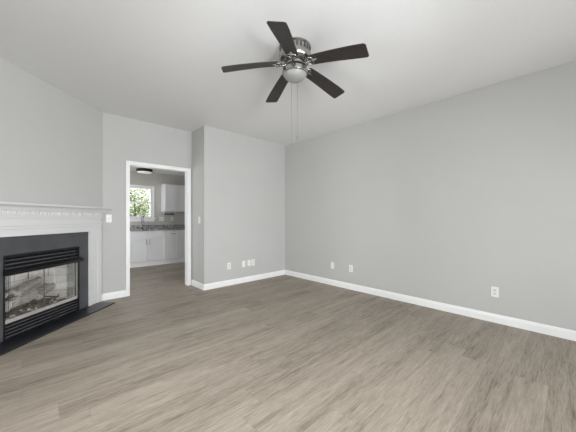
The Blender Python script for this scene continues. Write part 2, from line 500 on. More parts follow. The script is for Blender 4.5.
# windows: frames, sashes and panes
def window(name, axis, hole, p_out, p_in, mid_rail=True, mid_stile=False, fr=0.045):
    """frame set in a wall opening; p_out..p_in is the wall thickness range"""
    a0, a1, z0, z1 = hole
    b = MB(); g = MB()
    c = (p_out + p_in) / 2
    def bx(s0, s1, q0, q1, d=0.03, bm_=b, bev=0.004):
        if axis == 'y': bm_.box(s0, s1, c - d, c + d, q0, q1, bev)
        else: bm_.box(c - d, c + d, s0, s1, q0, q1, bev)
    bx(a0 + .001, a0 + fr, z0 + .001, z1 - .001); bx(a1 - fr, a1 - .001, z0 + .001, z1 - .001)
    bx(a0 + fr, a1 - fr, z0 + .001, z0 + fr); bx(a0 + fr, a1 - fr, z1 - fr, z1 - .001)
    if mid_rail: bx(a0 + fr, a1 - fr, (z0 + z1) / 2 - 0.02, (z0 + z1) / 2 + 0.02)
    if mid_stile: bx((a0 + a1) / 2 - 0.04, (a0 + a1) / 2 + 0.04, z0 + fr, z1 - fr)
    o = b.build(name, M_trim); struct(o)
    bx(a0 + fr - .005, a1 - fr + .005, z0 + fr - .005, z1 - fr + .005, 0.002, g, 0)
    g.build('pane', M_glass, o)
    return o
window('window_1', 'y', SD, YR - T, YR, False, True, 0.06)
window('window_2', 'y', RW, YR - T, YR)
window('added_window_3', 'x', LW, XL - T, XL)  # unseen window, added as the opening for the left fill light
window('window_4', 'x', (5.5, 7.1, 0.06, 2.06), XL - T, XL, False, True, 0.06)
w5 = window('window_5', 'y', KW, KY, KY + T)
struct(w5, 'white sash window over the kitchen sink with trees outside', 'window')
# kitchen window casing, stool and apron
b = MB(); cw = 0.05
b.box(KW[0] - cw, KW[0], KY - 0.018, KY, KW[2] - 0.0, KW[3] + 0.04, 0.004)
b.box(KW[1], KW[1] + cw, KY - 0.018, KY, KW[2] - 0.0, KW[3] + 0.04, 0.004)
b.box(KW[0], KW[1], KY - 0.018, KY, KW[3], KW[3] + 0.04, 0.004)
b.box(KW[0] - cw - .03, KW[1] + cw + .03, KY - 0.05, KY + 0.02, KW[2] - 0.028, KW[2], 0.006)
b.box(KW[0] - cw, KW[1] + cw, KY - 0.018, KY, KW[2] - 0.095, KW[2] - 0.029, 0.004)
b.build('window_casing', M_trim, w5)

# doorway: jamb lining and casing
dr = MB()
dr.box(DX0 - 0.012, DX0, YD - 0.002, YD + T + 0.002, 0, DH)
dr.box(DX1, DX1 + 0.012, YD - 0.002, YD + T + 0.002, 0, DH)
dr.box(DX0 - 0.012, DX1 + 0.012, YD - 0.002, YD + T + 0.002, DH, DH + 0.012)
d1 = dr.build('door_1', M_trim)
struct(d1, 'white cased doorway opening into the kitchen', 'doorway')
def casing(y0, y1, s):
    b = MB(); w = 0.058
    # stepped casing profile: flat board with a raised outer band
    for a0, a1, t in ((DX0 - w, DX0 - 0.004, 0.012), (DX0 - w, DX0 - w + 0.018, 0.020)):
        b.box(a0, a1, min(y0, y0 + s * t), max(y0, y0 + s * t), 0, DH + w, 0.003)
    for a0, a1, t in ((DX1 + 0.004, DX1 + w, 0.012), (DX1 + w - 0.018, DX1 + w, 0.020)):
        b.box(a0, a1, min(y0, y0 + s * t), max(y0, y0 + s * t), 0, DH + w, 0.003)
    for z0, z1, t in ((DH + 0.004, DH + w, 0.0118), (DH + w - 0.018, DH + w, 0.0198)):
        b.box(DX0 - w + .0005, DX1 + w - .0005, min(y0, y0 + s * t), max(y0, y0 + s * t), z0, z1 - .0005, 0.003)
    return b.build('casing', M_trim, d1)
casing(YD, YD, -1); casing(YD + T, YD + T, 1)

# baseboards: a flat board with a stepped, rounded top
def baseboard(name, p0, p1, n, label=None):
    p0 = Vector((*p0, 0)); p1 = Vector((*p1, 0)); n = Vector((*n, 0)).normalized()
    d = (p1 - p0).normalized(); L = (p1 - p0).length
    prof = [(0, 0), (0.014, 0), (0.014, 0.070), (0.0115, 0.078), (0.010, 0.088), (0.006, 0.096), (0, 0.098)]
    bm = bmesh.new()
    A = [bm.verts.new(p0 + n * x + Vector((0, 0, z))) for x, z in prof]
    B = [bm.verts.new(p1 + n * x + Vector((0, 0, z))) for x, z in prof]
    bm.faces.new(A); bm.faces.new(B[::-1])
    for i in range(len(prof)):
        j = (i + 1) % len(prof); bm.faces.new((A[i], B[i], B[j], A[j]))
    bmesh.ops.recalc_face_normals(bm, faces=bm.faces)
    m = MB(); m.bm.free(); m.bm = bm
    return struct(m.build(name, M_trim), label, 'baseboard')
baseboard('baseboard_right', (XR, YR), (XR, YB), (-1, 0), 'white baseboard along the right wall')
baseboard('baseboard_back', (XC - 0.014, YB), (XR - 0.014, YB), (0, -1), 'white baseboard along the back wall')
baseboard('baseboard_return', (XC, YB), (XC, YD - 0.022), (-1, 0), 'white baseboard on the short return wall')
baseboard('baseboard_doorway', (EX, YD), (DX0 - 0.058, YD), (0, -1), 'white baseboard left of the doorway')
baseboard('baseboard_fireplace', (EX, EY), (EX + WX * 0.06, EY + WY * 0.06), (NX, NY), 'short white baseboard right of the mantel')
baseboard('baseboard_left', (XL, YR), (XL, YL - 0.02), (1, 0))
baseboard('baseboard_kitchen', (2.0, YD + T), (4.2, YD + T), (0, 1))

# ------------------------------------------------------------------ fireplace (local x runs along its wall to the left, y out into the room)
# hearth slab
b = MB(); b.box(-0.768, 0.768, 0.0005, 0.265, 0.0, 0.012, 0.003)
o = fire_place_obj(b.build('hearth_slab', M_hearth))
tag(o, 'flat black slate hearth slab on the floor in front of the fireplace', 'hearth')

# slate surround round the firebox
UI = 0.583         # half width between the mantel legs
b = MB()
b.box(-UI - .002, -(0.868 - FB0) + 0.0, 0.0005, 0.018, 0.0125, 1.016, 0.0015)
b.box(FB1 - 0.868, UI + .002, 0.0005, 0.018, 0.0125, 1.016, 0.0015)
b.box(-(0.868 - FB0) + .0005, FB1 - 0.868 - .0005, 0.0005, 0.018, FBH, 1.016, 0.0015)
tag(fire_place_obj(b.build('fireplace_surround', M_slate)), 'charcoal slate surround framing the gas fireplace under white mantel', 'surround')

# white mantelpiece
mr = fire_root('fireplace_mantel', 'white wooden fireplace mantel with dentil band and square legs', 'mantel')
LO = 0.800         # half width to the outer edge of the legs
for s in (-1, 1):
    b = MB()
    x0, x1 = sorted((s * (UI), s * LO))
    b.box(x0, x1, 0.0005, 0.030, 0.0125, 1.02, 0.002)
    xa, xb = sorted((s * (UI + 0.0), s * (UI + 0.022)))
    b.box(xa, xb, 0.028, 0.040, 0.0125, 1.02, 0.003)              # raised inner bead
    xa, xb = sorted((s * (LO - 0.075), s * (LO - 0.006)))
    b.box(xa, xb, 0.028, 0.044, 0.0125, 1.02, 0.004)              # raised outer band
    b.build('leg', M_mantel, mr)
b = MB()
b.box(-LO, LO, 0.0005, 0.034, 1.0165, 1.235, 0.002)
b.box(-UI - 0.022, UI + 0.022, 0.030, 0.041, 1.0165, 1.038, 0.003)      # bead under the frieze
b.box(-LO + .006, LO - .006, 0.030, 0.046, 1.085, 1.118, 0.004)      # raised band
b.box(-LO + .003, LO - .003, 0.030, 0.054, 1.118, 1.150, 0.004)
b.box(-LO + .000, LO - .000, 0.030, 0.050, 1.195, 1.235, 0.003)
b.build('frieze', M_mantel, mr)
# dentils: square teeth in a row under the crown
b = MB()
b.box(-LO + .0, LO - .0, 0.045, 0.056, 1.228, 1.280, 0.002)
nd = 34
for i in range(nd):
    x = -LO + 0.02 + (2 * LO - 0.04) * (i + 0.5) / nd
    b.box(x - 0.0145, x + 0.0145, 0.054, 0.068, 1.231, 1.268, 0.002, seg=1)
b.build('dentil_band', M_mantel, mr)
# crown: profile swept with mitred returns at both ends
prof = [(0.045, 1.262), (0.076, 1.268), (0.078, 1.276), (0.086, 1.284), (0.092, 1.300), (0.104, 1.314), (0.122, 1.322), (0.128, 1.328)]
bm = bmesh.new(); rows = []
for d, z in prof:
    e = d - 0.045
    rows.append([bm.verts.new(p) for p in ((-LO - e, 0.0005, z), (-LO - e, d, z), (LO + e, d, z), (LO + e, 0.0005, z))])
for A, B in zip(rows, rows[1:]):
    for k in range(3): bm.faces.new((A[k], A[k + 1], B[k + 1], B[k]))
    bm.faces.new((A[3], A[0], B[0], B[3]))
bm.faces.new(rows[0]); bm.faces.new(rows[-1][::-1])
bmesh.ops.recalc_face_normals(bm, faces=bm.faces)
m_ = MB(); m_.bm.free(); m_.bm = bm
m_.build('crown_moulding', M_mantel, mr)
b = MB(); b.box(-0.868, 0.892, 0.0005, 0.150, 1.328, 1.349, 0.005, seg=3)
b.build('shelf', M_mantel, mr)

# gas fireplace insert
gf = fire_root('gas_fireplace', 'black gas fireplace insert with louvres and glass doors', 'fireplace')
A0, A1 = FB0 - 0.868 + 0.002, FB1 - 0.868 - 0.002
b = MB()
b.box(A0, A0 + 0.016, -0.03, 0.020, 0.0125, FBH - .002, 0.002)
b.box(A1 - 0.016, A1, -0.03, 0.020, 0.0125, FBH - .002, 0.002)
b.box(A0 + .016, A1 - .016, -0.03, 0.020, FBH - 0.020, FBH - .002, 0.002)
b.box(A0 + .016, A1 - .016, -0.03, 0.020, 0.0125, 0.024, 0.002)
b.build('frame', M_black, gf)
def louvre(z0, z1, n):
    b = MB()
    b.box(A0 + .016, A1 - .016, -0.045, -0.040, z0, z1)
    st = (z1 - z0) / n
    for i in range(n):
        zc = z0 + st * (i + 0.42)
        R = Matrix.Translation((0, -0.012, zc)) @ Matrix.Rotation(math.radians(-30), 4, 'X')
        b.box(A0 + .017, A1 - .017, -0.020, 0.016, -0.002, 0.002, 0.0008, M=R, seg=1)
        b.mi = 1
        b.tube([(A0 + .017, 0.0025, zc - 0.009), (A1 - .017, 0.0025, zc - 0.009)], 0.0042, 8)
        b.mi = 0
    return b.build('louvre_panel', [M_louvre, M_edge], gf)
louvre(0.695, 0.814, 3); louvre(0.026, 0.160, 4)
# sloping canopy over the glass
b = MB()
pr = [(0.0, 0.700), (0.018, 0.700), (0.074, 0.672), (0.078, 0.664), (0.062, 0.640), (0.018, 0.640), (0.0, 0.650)]
Mx = Matrix(((0, 0, 1, A0 - 0.012), (1, 0, 0, 0), (0, 1, 0, 0), (0, 0, 0, 1)))
b.prism(pr, A1 - A0 + 0.012 - 0.0, M=Mx)
b.build('canopy', M_black, gf)
# firebox lining with splayed sides
def fireliner():
    d = 0.385; s = 0.15
    f0, f1 = A0 + 0.018, A1 - 0.018
    b = MB(); t = 0.02
    z0, z1 = 0.165, 0.70
    b.prism([(f0 + s, -d), (f1 - s, -d), (f1 - s, -d - t), (f0 + s, -d - t)][::-1], z1 - z0, M=Matrix.Translation((0, 0, z0)))
    b.prism([(f0, -0.05), (f0 + s, -d), (f0 + s, -d - t), (f0 - t, -0.05)], z1 - z0, M=Matrix.Translation((0, 0, z0)))
    b.prism([(f1, -0.05), (f1 - s, -d), (f1 - s, -d - t), (f1 + t, -0.05)], z1 - z0, M=Matrix.Translation((0, 0, z0)))
    b.prism([(f0 - t, -0.05), (f1 + t, -0.05), (f1 - s, -d - t), (f0 + s, -d - t)], 0.02, M=Matrix.Translation((0, 0, z0 - 0.02)))
    b.prism([(f0 - t, -0.05), (f1 + t, -0.05), (f1 - s, -d - t), (f0 + s, -d - t)], 0.02, M=Matrix.Translation((0, 0, z1)))
    return b.build('brick_liner', M_brick, gf)
fireliner()
# pale metal trim round the glass and two glass doors
M_doorframe = mat('grey_glass_edging', (0.22, 0.22, 0.22), 0.4, 0.6, var=0.05)
M_pewter = mat('pale_pewter_trim', (0.70, 0.68, 0.65), 0.35, 0.55, var=0.04)
b = MB()
b.box(A0 + .017, A0 + .026, -0.010, 0.006, 0.166, 0.690, 0.001)
b.box(A1 - .026, A1 - .017, -0.010, 0.006, 0.166, 0.690, 0.001)
b.box(A0 + .026, A1 - .026, -0.010, 0.006, 0.164, 0.200, 0.002)
b.box(A0 + .020, A1 - .020, -0.054, -0.008, 0.164, 0.168)
b.build('door_trim', M_pewter, gf)
for x0, x1 in ((A0 + .027, 0.010), (0.012, A1 - .027)):
    b = MB()
    b.box(x0, x1, -0.006, -0.002, 0.201, 0.688)
    g = b.build('glass_door', M_fireglass, gf)
    f_ = MB()
    for xa in (x0, x1 - 0.0018): f_.box(xa, xa + 0.0018, -0.008, 0.000, 0.201, 0.688)
    for za in (0.201, 0.684): f_.box(x0, x1, -0.0079, -0.0001, za, za + 0.004)
    f_.build('door_frame', M_doorframe, g)
# wire mesh curtains gathered at either side
for s, xa, xb in ((1, A1 - 0.105, A1 - 0.03), (-1, A0 + 0.03, A0 + 0.125)):
    bm = bmesh.new(); pts = []
    N = 40
    for i in range(N + 1):
        x = xa + (xb - xa) * i / N
        y = -0.034 + 0.010 * math.sin(i * 2 * PI / 8)
        pts.append((bm.verts.new((x, y, 0.215)), bm.verts.new((x, y, 0.685))))
    for p, q in zip(pts, pts[1:]): bm.faces.new((p[0], q[0], q[1], p[1]))
    m_ = MB(); m_.bm.free(); m_.bm = bm
    m_.build('mesh_curtain', M_screen, gf, smooth=60)
b = MB(); b.tube([(A0 + .02, -0.034, 0.688), (A1 - .02, -0.034, 0.688)], 0.004)
b.tube([(0.885 - 0.868 + 0.12, -0.055, 0.69), (0.885 - 0.868 + 0.12, -0.055, 0.545)], 0.004)
b.build('curtain_rod', M_blackmatt, gf)
# iron grate
b = MB()
for i in range(7):
    x = -0.27 + 0.09 * i
    b.tube([(x, -0.10, 0.262), (x, -0.115, 0.232), (x, -0.32, 0.232), (x, -0.335, 0.262)], 0.008, 8)
for y in (-0.14, -0.31): b.tube([(-0.31, y, 0.222), (0.31, y, 0.222)], 0.008, 8)
for x in (-0.26, 0.26):
    for y in (-0.14, -0.31): b.tube([(x, y, 0.222), (x, y, 0.166)], 0.008, 8)
b.build('grate', M_blackmatt, gf, smooth=50)

# ceramic logs, each a thing of its own
def log(label, p0, p1, r0, r1, seed, split=True, char=False, knots=1):
    rnd = random.Random(seed)
    p0 = Vector(p0); p1 = Vector(p1); mid = (p0 + p1) / 2
    d = (p1 - p0); L = d.length
    N = 16; S = 16
    bm = bmesh.new(); rings = []
    ph = rnd.random() * 6
    dirn = d.normalized(); a = dirn.cross(Vector((0, 0, 1))).normalized(); c = dirn.cross(a)
    for i in range(N + 1):
        t = i / N
        cen = p0 + d * t - mid + c * 0.008 * math.sin(t * 5 + ph) + a * 0.006 * math.cos(t * 4 + ph)
        r = r0 + (r1 - r0) * t
        ring = []
        for k in range(S):
            an = 2 * PI * k / S
            rr = r * (1 + 0.10 * math.sin(3 * an + ph + t * 2) + 0.07 * math.sin(7 * an + t * 9) + rnd.uniform(-.05, .05))
            # slanted broken ends
            sl = 0.0
            if i == 0: sl = -0.022 * math.cos(an + ph)
            if i == N: sl = 0.022 * math.cos(an + ph * 1.7)
            ring.append(bm.verts.new(cen + (a * math.cos(an) + c * math.sin(an)) * rr + dirn * sl))
        rings.append(ring)
    for A, B in zip(rings, rings[1:]):
        for k in range(S):
            j = (k + 1) % S; bm.faces.new((A[k], A[j], B[j], B[k]))
    ends = []
    for R, sgn in ((rings[0], -1), (rings[-1], 1)):
        cv = bm.verts.new(sum((v.co for v in R), Vector()) / S + dirn * sgn * 0.006)
        for k in range(S):
            ends.append(bm.faces.new((R[k], R[(k + 1) % S], cv)))
    for f in ends: f.material_index = 1
    # branch stub
    bmesh.ops.recalc_face_normals(bm, faces=bm.faces)
    m_ = MB(); m_.bm.free(); m_.bm = bm
    for q in range(knots):
        t = 0.3 + 0.45 * rnd.random(); cc = p0 + d * t - mid
        dv = (a * rnd.uniform(-1, 1) + c * -1).normalized()
        rr = (r0 + r1) / 2
        m_.tube([cc + dv * rr * 0.5, cc + dv * rr * 1.25], 0.01, 8, radii=[rr * 0.5, rr * 0.36])
    o = m_.build('gas_log', [M_log, M_logchar if char else M_logend])
    for pgn in o.data.polygons: pgn.use_smooth = True
    o.data.set_sharp_from_angle(angle=math.radians(50))
    base = Vector((EX + WX * 0.868, EY + WY * 0.868, 0))
    R = Matrix.Rotation(ROTF, 4, 'Z')
    o.location = base + R @ mid; o.rotation_euler = (0, 0, ROTF)
    return tag(o, label, 'log', 'ceramic logs in the fireplace')
def lu(u): return u - 0.868
log('upper round grey log lying across the top of the fire logs', (lu(1.035), -0.16, 0.392), (lu(0.745), -0.20, 0.462), 0.044, 0.046, 3, knots=0)
log('large pale log at front left of the grate', (lu(1.155), -0.135, 0.290), (lu(0.85), -0.17, 0.345), 0.050, 0.056, 5)
log('lower front right log with pale split end facing the glass', (lu(0.835), -0.130, 0.312), (lu(0.60), -0.17, 0.362), 0.052, 0.036, 8, knots=2)
log('dark tipped back log pointing to the right', (lu(0.98), -0.29, 0.310), (lu(0.60), -0.27, 0.400), 0.040, 0.022, 11, char=True, knots=0)
log('thin pale left log with broken ends behind the upper log', (lu(1.11), -0.20, 0.392), (lu(0.93), -0.25, 0.425), 0.026, 0.032, 17, knots=0)
# glowing-bed granules, unlit: one uncountable heap
rnd = random.Random(4)
b = MB()
for i in range(170):
    y = rnd.uniform(-0.34, -0.06)
    hx = 0.36 - 0.30 * (-y - 0.05); x = rnd.uniform(-hx, hx)
    r = rnd.uniform(0.008, 0.022)
    b.mi = 1 if rnd.random() < 0.14 else 0
    bmx = Matrix.Translation((x, y, 0.166 + r * 0.6 + max(0, 0.035 * (1 - abs(x) * 2.6)) * rnd.random())) @ Matrix.Rotation(rnd.random() * 6, 4, 'Z')
    b.ball((0, 0, 0), r, 7, bmx, (rnd.uniform(.8, 1.4), rnd.uniform(.7, 1.2), rnd.uniform(.5, .9)))
o = fire_place_obj(b.build('ember_bed', [M_ember, M_logend]))
tag(o, 'dark loose embers and pale chips scattered under the fire logs', 'embers', kind='stuff')

# ------------------------------------------------------------------ ceiling fan
FX, FY = 1.682, 1.698
fan = thing('ceiling_fan', 'five-bladed dark wood ceiling fan with brushed nickel body and light', 'ceiling fan', (FX, FY, H))
def fz(z): return z - H
b = MB()
b.lathe([(0.128, fz(2.7395)), (0.143, fz(2.734)), (0.145, fz(2.722)), (0.136, fz(2.716)), (0.136, fz(2.668)), (0.146, fz(2.662)), (0.148, fz(2.648)),
         (0.146, fz(2.622)), (0.132, fz(2.604)), (0.104, fz(2.592)), (0.070, fz(2.588))], 48)
b.mi = 1
for i in range(24):
    b.box(0.1345, 0.1385, -0.0060, 0.0060, fz(2.673), fz(2.711), M=Matrix.Rotation(2 * PI * (i + .5) / 24, 4, 'Z'))
b.build('motor_housing', [M_nickel, M_nickdark], fan, smooth=35)
b = MB()
b.lathe([(0.062, fz(2.590)), (0.088, fz(2.586)), (0.088, fz(2.566)), (0.060, fz(2.560)), (0.052, fz(2.552)), (0.052, fz(2.536)),
         (0.066, fz(2.528)), (0.092, fz(2.522))], 40)
b.build('switch_housing', M_nickel, fan, smooth=35)
b = MB()
b.lathe([(0.060, fz(2.5390)), (0.100, fz(2.5360)), (0.114, fz(2.5290)), (0.117, fz(2.5090)), (0.112, fz(2.4930)), (0.100, fz(2.4890))], 48)
b.build('light_fitter', M_nickel, fan, smooth=35)
b = MB()
b.lathe([(0.101, fz(2.4905)), (0.099, fz(2.4830)), (0.093, fz(2.4690)), (0.081, fz(2.4550)), (0.063, fz(2.4430)), (0.040, fz(2.4360)), (0.015, fz(2.4330)), (0, fz(2.4325))], 48)
b.build('light_bowl', M_frost, fan, smooth=60)
# blade arm: hooked bracket with a scrolled, pierced end plate
def arm_mesh():
    b = MB()
    b.tube([(0.070, 0, fz(2.577)), (0.090, 0, fz(2.574)), (0.108, 0, fz(2.562)), (0.122, 0, fz(2.566)), (0.140, 0, fz(2.5705))], 0.009, 10,
           radii=[0.013, 0.012, 0.011, 0.010, 0.009])
    return b
def scroll():
    b = MB(); z = fz(2.5700); D = -0.045
    for s in (-1, 1):
        pts = []
        for k in range(17):
            a = PI * 1.25 * k / 16
            pts.append((D + 0.196 - 0.030 * math.cos(a) * (1 - 0.25 * k / 16), s * (0.006 + 0.031 * math.sin(a) + 0.008 * k / 16), z))
        b.tube(pts, 0.0065, 8)
    b.tube([(D + 0.165, 0, z), (D + 0.245, 0, z)], 0.006, 8)
    b.ball((D + 0.246, 0, z - 0.002), 0.008, 8, sc=(1, 1, .6))
    return b
R0, R1 = 0.138, 0.645
def sag(r): return -0.078 * max(0.0, (r - 0.15) / 0.5) ** 1.25
def blade_mesh():
    st = []
    for k in range(6):                                   # rounded root
        a = PI / 2 * k / 5; st.append((R0 + 0.030 * (1 - math.cos(a)), 0.020 + 0.035 * math.sin(a)))
    for k in range(1, 19):
        t = k / 18; st.append((R0 + 0.030 + (R1 - R0 - 0.052) * t, 0.055 + 0.0155 * min(1, t * 1.25)))
    for k in range(1, 6):                                # rounded tip corners
        a = PI / 2 * k / 5; st.append((R1 - 0.022 + 0.022 * math.sin(a), 0.0505 + 0.020 * math.cos(a)))
    bm = bmesh.new(); rows = []
    for r, w in st:
        z = sag(r)
        rows.append([bm.verts.new(p) for p in ((r, -w, z), (r, 0, z), (r, w, z), (r, w, z + 0.0065), (r, 0, z + 0.0065), (r, -w, z + 0.0065))])
    for A, B in zip(rows, rows[1:]):
        for k in range(6):
            q = (k + 1) % 6; bm.faces.new((A[k], A[q], B[q], B[k]))
    bm.faces.new(rows[0]); bm.faces.new(rows[-1][::-1])
    bmesh.ops.recalc_face_normals(bm, faces=bm.faces)
    b = MB(); b.bm.free(); b.bm = bm
    return b
am = bm_ = None
for k in range(5):
    ang = math.radians(-72.8 + 72 * k)
    if k == 0:
        a0 = arm_mesh().build('blade_arm', M_nickel, fan, smooth=60)
        s0 = scroll().build('arm_scroll', M_nickel, a0, smooth=60)
        b0 = blade_mesh().build('blade', M_blade, fan, smooth=30)
        a_, s_, b_ = a0, s0, b0
    else:
        a_ = a0.copy(); COL.objects.link(a_); a_.parent = fan
        s_ = s0.copy(); COL.objects.link(s_); s_.parent = a_
        b_ = b0.copy(); COL.objects.link(b_); b_.parent = fan
    a_.rotation_euler = (0, 0, ang)
    pit = math.radians(-11.5)
    Rz = Matrix.Rotation(ang, 4, 'Z')
    b_.matrix_local = Rz @ Matrix.Translation((0, 0, fz(2.5740))) @ Matrix.Rotation(pit, 4, 'X')
    s_.matrix_local = Matrix.Translation((0, 0, fz(2.5720))) @ Matrix.Rotation(pit, 4, 'X') @ Matrix.Translation((0, 0, -fz(2.5720)))
# two pull chains with little end knobs
for (px, py, zb) in ((1.777, 1.764, 1.945), (1.740, 1.804, 1.880)):
    dx, dy = px - FX, py - FY
    b = MB()
    b.tube([(dx * 0.55, dy * 0.55, fz(2.541)), (dx * 0.98, dy * 0.98, fz(2.535)), (dx, dy, fz(2.525)), (dx, dy, fz(zb + 0.02))], 0.0013, 6)
    c = b.build('pull_chain', M_nickel, fan)
    b = MB()
    b.lathe([(0.0015, fz(zb + 0.022)), (0.006, fz(zb + 0.016)), (0.0075, fz(zb + 0.006)), (0.006, fz(zb - 0.003)), (0, fz(zb - 0.006))], 12, M=Matrix.Translation((dx, dy, 0)))
    b.build('pull_knob', M_nickel, c, smooth=60)

# ------------------------------------------------------------------ outlets and switches
def duplex():
    """wall outlet in its own frame: x across, y out of the wall"""
    t = thing('wall_outlet', '', 'outlet')
    b = MB(); b.box(-0.035, 0.035, 0, 0.006, -0.0575, 0.0575, 0.0025); b.build('cover_plate', M_plate, t)
    for z in (-0.020, 0.020):
        b = MB()
        b.lathe([(0.0165, 0.0055), (0.0165, 0.0085), (0.0150, 0.0092), (0, 0.0092)], 20, M=Matrix.Translation((0, 0, z)) @ Matrix.Rotation(-PI / 2, 4, 'X'))
        b.mi = 1
        for x in (-0.0065, 0.0065): b.box(x - 0.0014, x + 0.0014, 0.0088, 0.0096, z - 0.001, z + 0.009)
        b.lathe([(0.003, 0.0088), (0.003, 0.0096)], 10, M=Matrix.Translation((0, 0, z - 0.007)) @ Matrix.Rotation(-PI / 2, 4, 'X'))
        b.build('socket', [M_socket, M_platehole], t)
    return t
def jack(two=False):
    t = thing('wall_jack', '', 'wall jack')
    b = MB(); b.box(-0.035, 0.035, 0, 0.006, -0.0575, 0.0575, 0.0025); b.build('cover_plate', M_plate, t)
    for z in ((-0.022, 0.022) if two else (0,)):
        b = MB()
        b.lathe([(0.007, 0.0055), (0.007, 0.009), (0.0045, 0.009), (0.0045, 0.016), (0, 0.016)], 14, M=Matrix.Translation((0, 0, z)) @ Matrix.Rotation(-PI / 2, 4, 'X'))
        b.build('jack_socket', M_socket, t)
    return t
def switch():
    t = thing('light_switch', '', 'light switch')
    b = MB(); b.box(-0.035, 0.035, 0, 0.006, -0.0575, 0.0575, 0.0025); b.build('switch_plate', M_plate, t)
    b = MB(); b.box(-0.0055, 0.0055, 0.004, 0.008, -0.0125, 0.0125, 0.001)
    b.box(-0.004, 0.004, 0.004, 0.019, -0.003, 0.006, 0.0015, M=Matrix.Rotation(0.35, 4, 'X'))
    b.build('toggle', M_socket, t)
    return t
R_right = (0, 0, PI / 2)      # y -> -X, on the right wall
R_back = (0, 0, PI)           # y -> -Y
R_ret = (0, 0, PI / 2)
def put(t, loc, rot, label, group=None):
    t.location = loc; t.rotation_euler = rot; t['label'] = label
    if group: t['group'] = group
    return t
d0 = duplex()
put(d0, (XR, 0.594, 0.351), R_right, 'white duplex outlet standing alone near the right end of the long wall', 'outlets on the right wall')
put(copy_tree(d0), (XR, 2.524, 0.351), R_right, 'white duplex outlet on the right wall, second from the room corner', 'outlets on the right wall')
j0 = jack()
put(j0, (XR, 2.909, 0.351), R_right, 'white cable jack plate on the right wall nearest the room corner')
put(copy_tree(d0), (2.468, YB, 0.345), R_back, 'white duplex outlet on the back wall, apart from the three together', 'outlets on the back wall')
j1 = jack(True)
put(j1, (2.776, YB, 0.346), R_back, 'white two-jack plate, leftmost of the three together on the back wall')
put(copy_tree(j0), (2.897, YB, 0.349), R_back, 'white single jack plate, middle of the three together on back wall')
put(copy_tree(d0), (2.990, YB, 0.349), R_back, 'white duplex outlet, rightmost of the three together on back wall', 'outlets on the back wall')
s0 = switch()
put(s0, (0.752, YD, 1.192), R_back, 'white toggle light switch between the mantel shelf and the doorway', 'light switches by the doorway')
put(copy_tree(s0), (XC, 4.337, 1.165), R_ret, 'white light switch on the shaded short wall right of the doorway', 'light switches by the doorway')

# ------------------------------------------------------------------ kitchen beyond the doorway
CF = 7.20         # cabinet face
def panel_door(b, x0, x1, z0, z1, y, fr=0.055):
    """shaker door: frame with a sunk panel"""
    b.box(x0, x1, y - 0.012, y, z0, z1, 0.001, seg=1)
    b.box(x0, x0 + fr, y - 0.020, y - 0.010, z0, z1, 0.0015, seg=1); b.box(x1 - fr, x1, y - 0.020, y - 0.010, z0, z1, 0.0015, seg=1)
    b.box(x0 + fr, x1 - fr, y - 0.020, y - 0.010, z0, z0 + fr, 0.0015, seg=1); b.box(x0 + fr, x1 - fr, y - 0.020, y - 0.010, z1 - fr, z1, 0.0015, seg=1)
def bar_pull(p0, p1, parent):
    b = MB(); p0 = Vector(p0); p1 = Vector(p1); y = Vector((0, -0.028, 0)); d = (p1 - p0).normalized() * 0.012
    b.tube([p0 - d + y, p1 + d + y], 0.005, 8); b.tube([p0, p0 + y], 0.004, 8); b.tube([p1, p1 + y], 0.004, 8)
    return b.build('handle', M_chrome, parent, smooth=60)
def base_cab(x0, x1, label, doors, drawer=True, group='white base cabinets under the kitchen counter'):
    cx = (x0 + x1) / 2
    t = thing('base_cabinet', label, 'cabinet', (cx, CF + 0.29, 0), (0, 0, 0), group)
    oy = -(CF + 0.29)
    L0, L1 = x0 - cx, x1 - cx
    b = MB(); b.box(L0 + .0008, L1 - .0008, CF + oy, KY - 0.005 + oy, 0.108, 0.878, 0.001, seg=1); b.build('body', M_cab, t)
    b = MB(); b.box(L0 + .0008, L1 - .0008, CF + 0.012 + oy, CF + 0.03 + oy, 0.0, 0.107, 0.001, seg=1); b.build('toe_board', M_trim, t)
    n = len(doors); w = (x1 - x0) / n
    for i, hp in enumerate(doors):
        a0, a1 = L0 + w * i + 0.009, L0 + w * (i + 1) - 0.009
        b = MB(); panel_door(b, a0, a1, 0.125, 0.690, CF + oy - .0005); d = b.build('door', M_cab, t)
        if hp:
            hx = a1 - 0.028 if hp > 0 else a0 + 0.028
            bar_pull((hx, CF + oy - 0.020, 0.545), (hx, CF + oy - 0.020, 0.655), d)
    for i in range(n if drawer else 0):
        a0, a1 = L0 + w * i + 0.009, L0 + w * (i + 1) - 0.009
        b = MB(); b.box(a0, a1, CF + oy - 0.020, CF + oy - .0005, 0.708, 0.862, 0.002, seg=1)
        dr_ = b.build('drawer_front', M_cab, t)
        if n == 1: bar_pull(((a0 + a1) / 2 - 0.05, CF + oy - 0.020, 0.785), ((a0 + a1) / 2 + 0.05, CF + oy - 0.020, 0.785), dr_)
    return t
base_cab(1.545, 2.405, 'white two-door sink base cabinet below the kitchen window', (1, -1))
base_cab(2.405, 2.736, 'narrow white base cabinet with one drawer and bar pull over one door', (0,))
base_cab(2.736, 3.50, 'white base cabinet at the right, partly cut off by the doorway jamb', (1, -1))
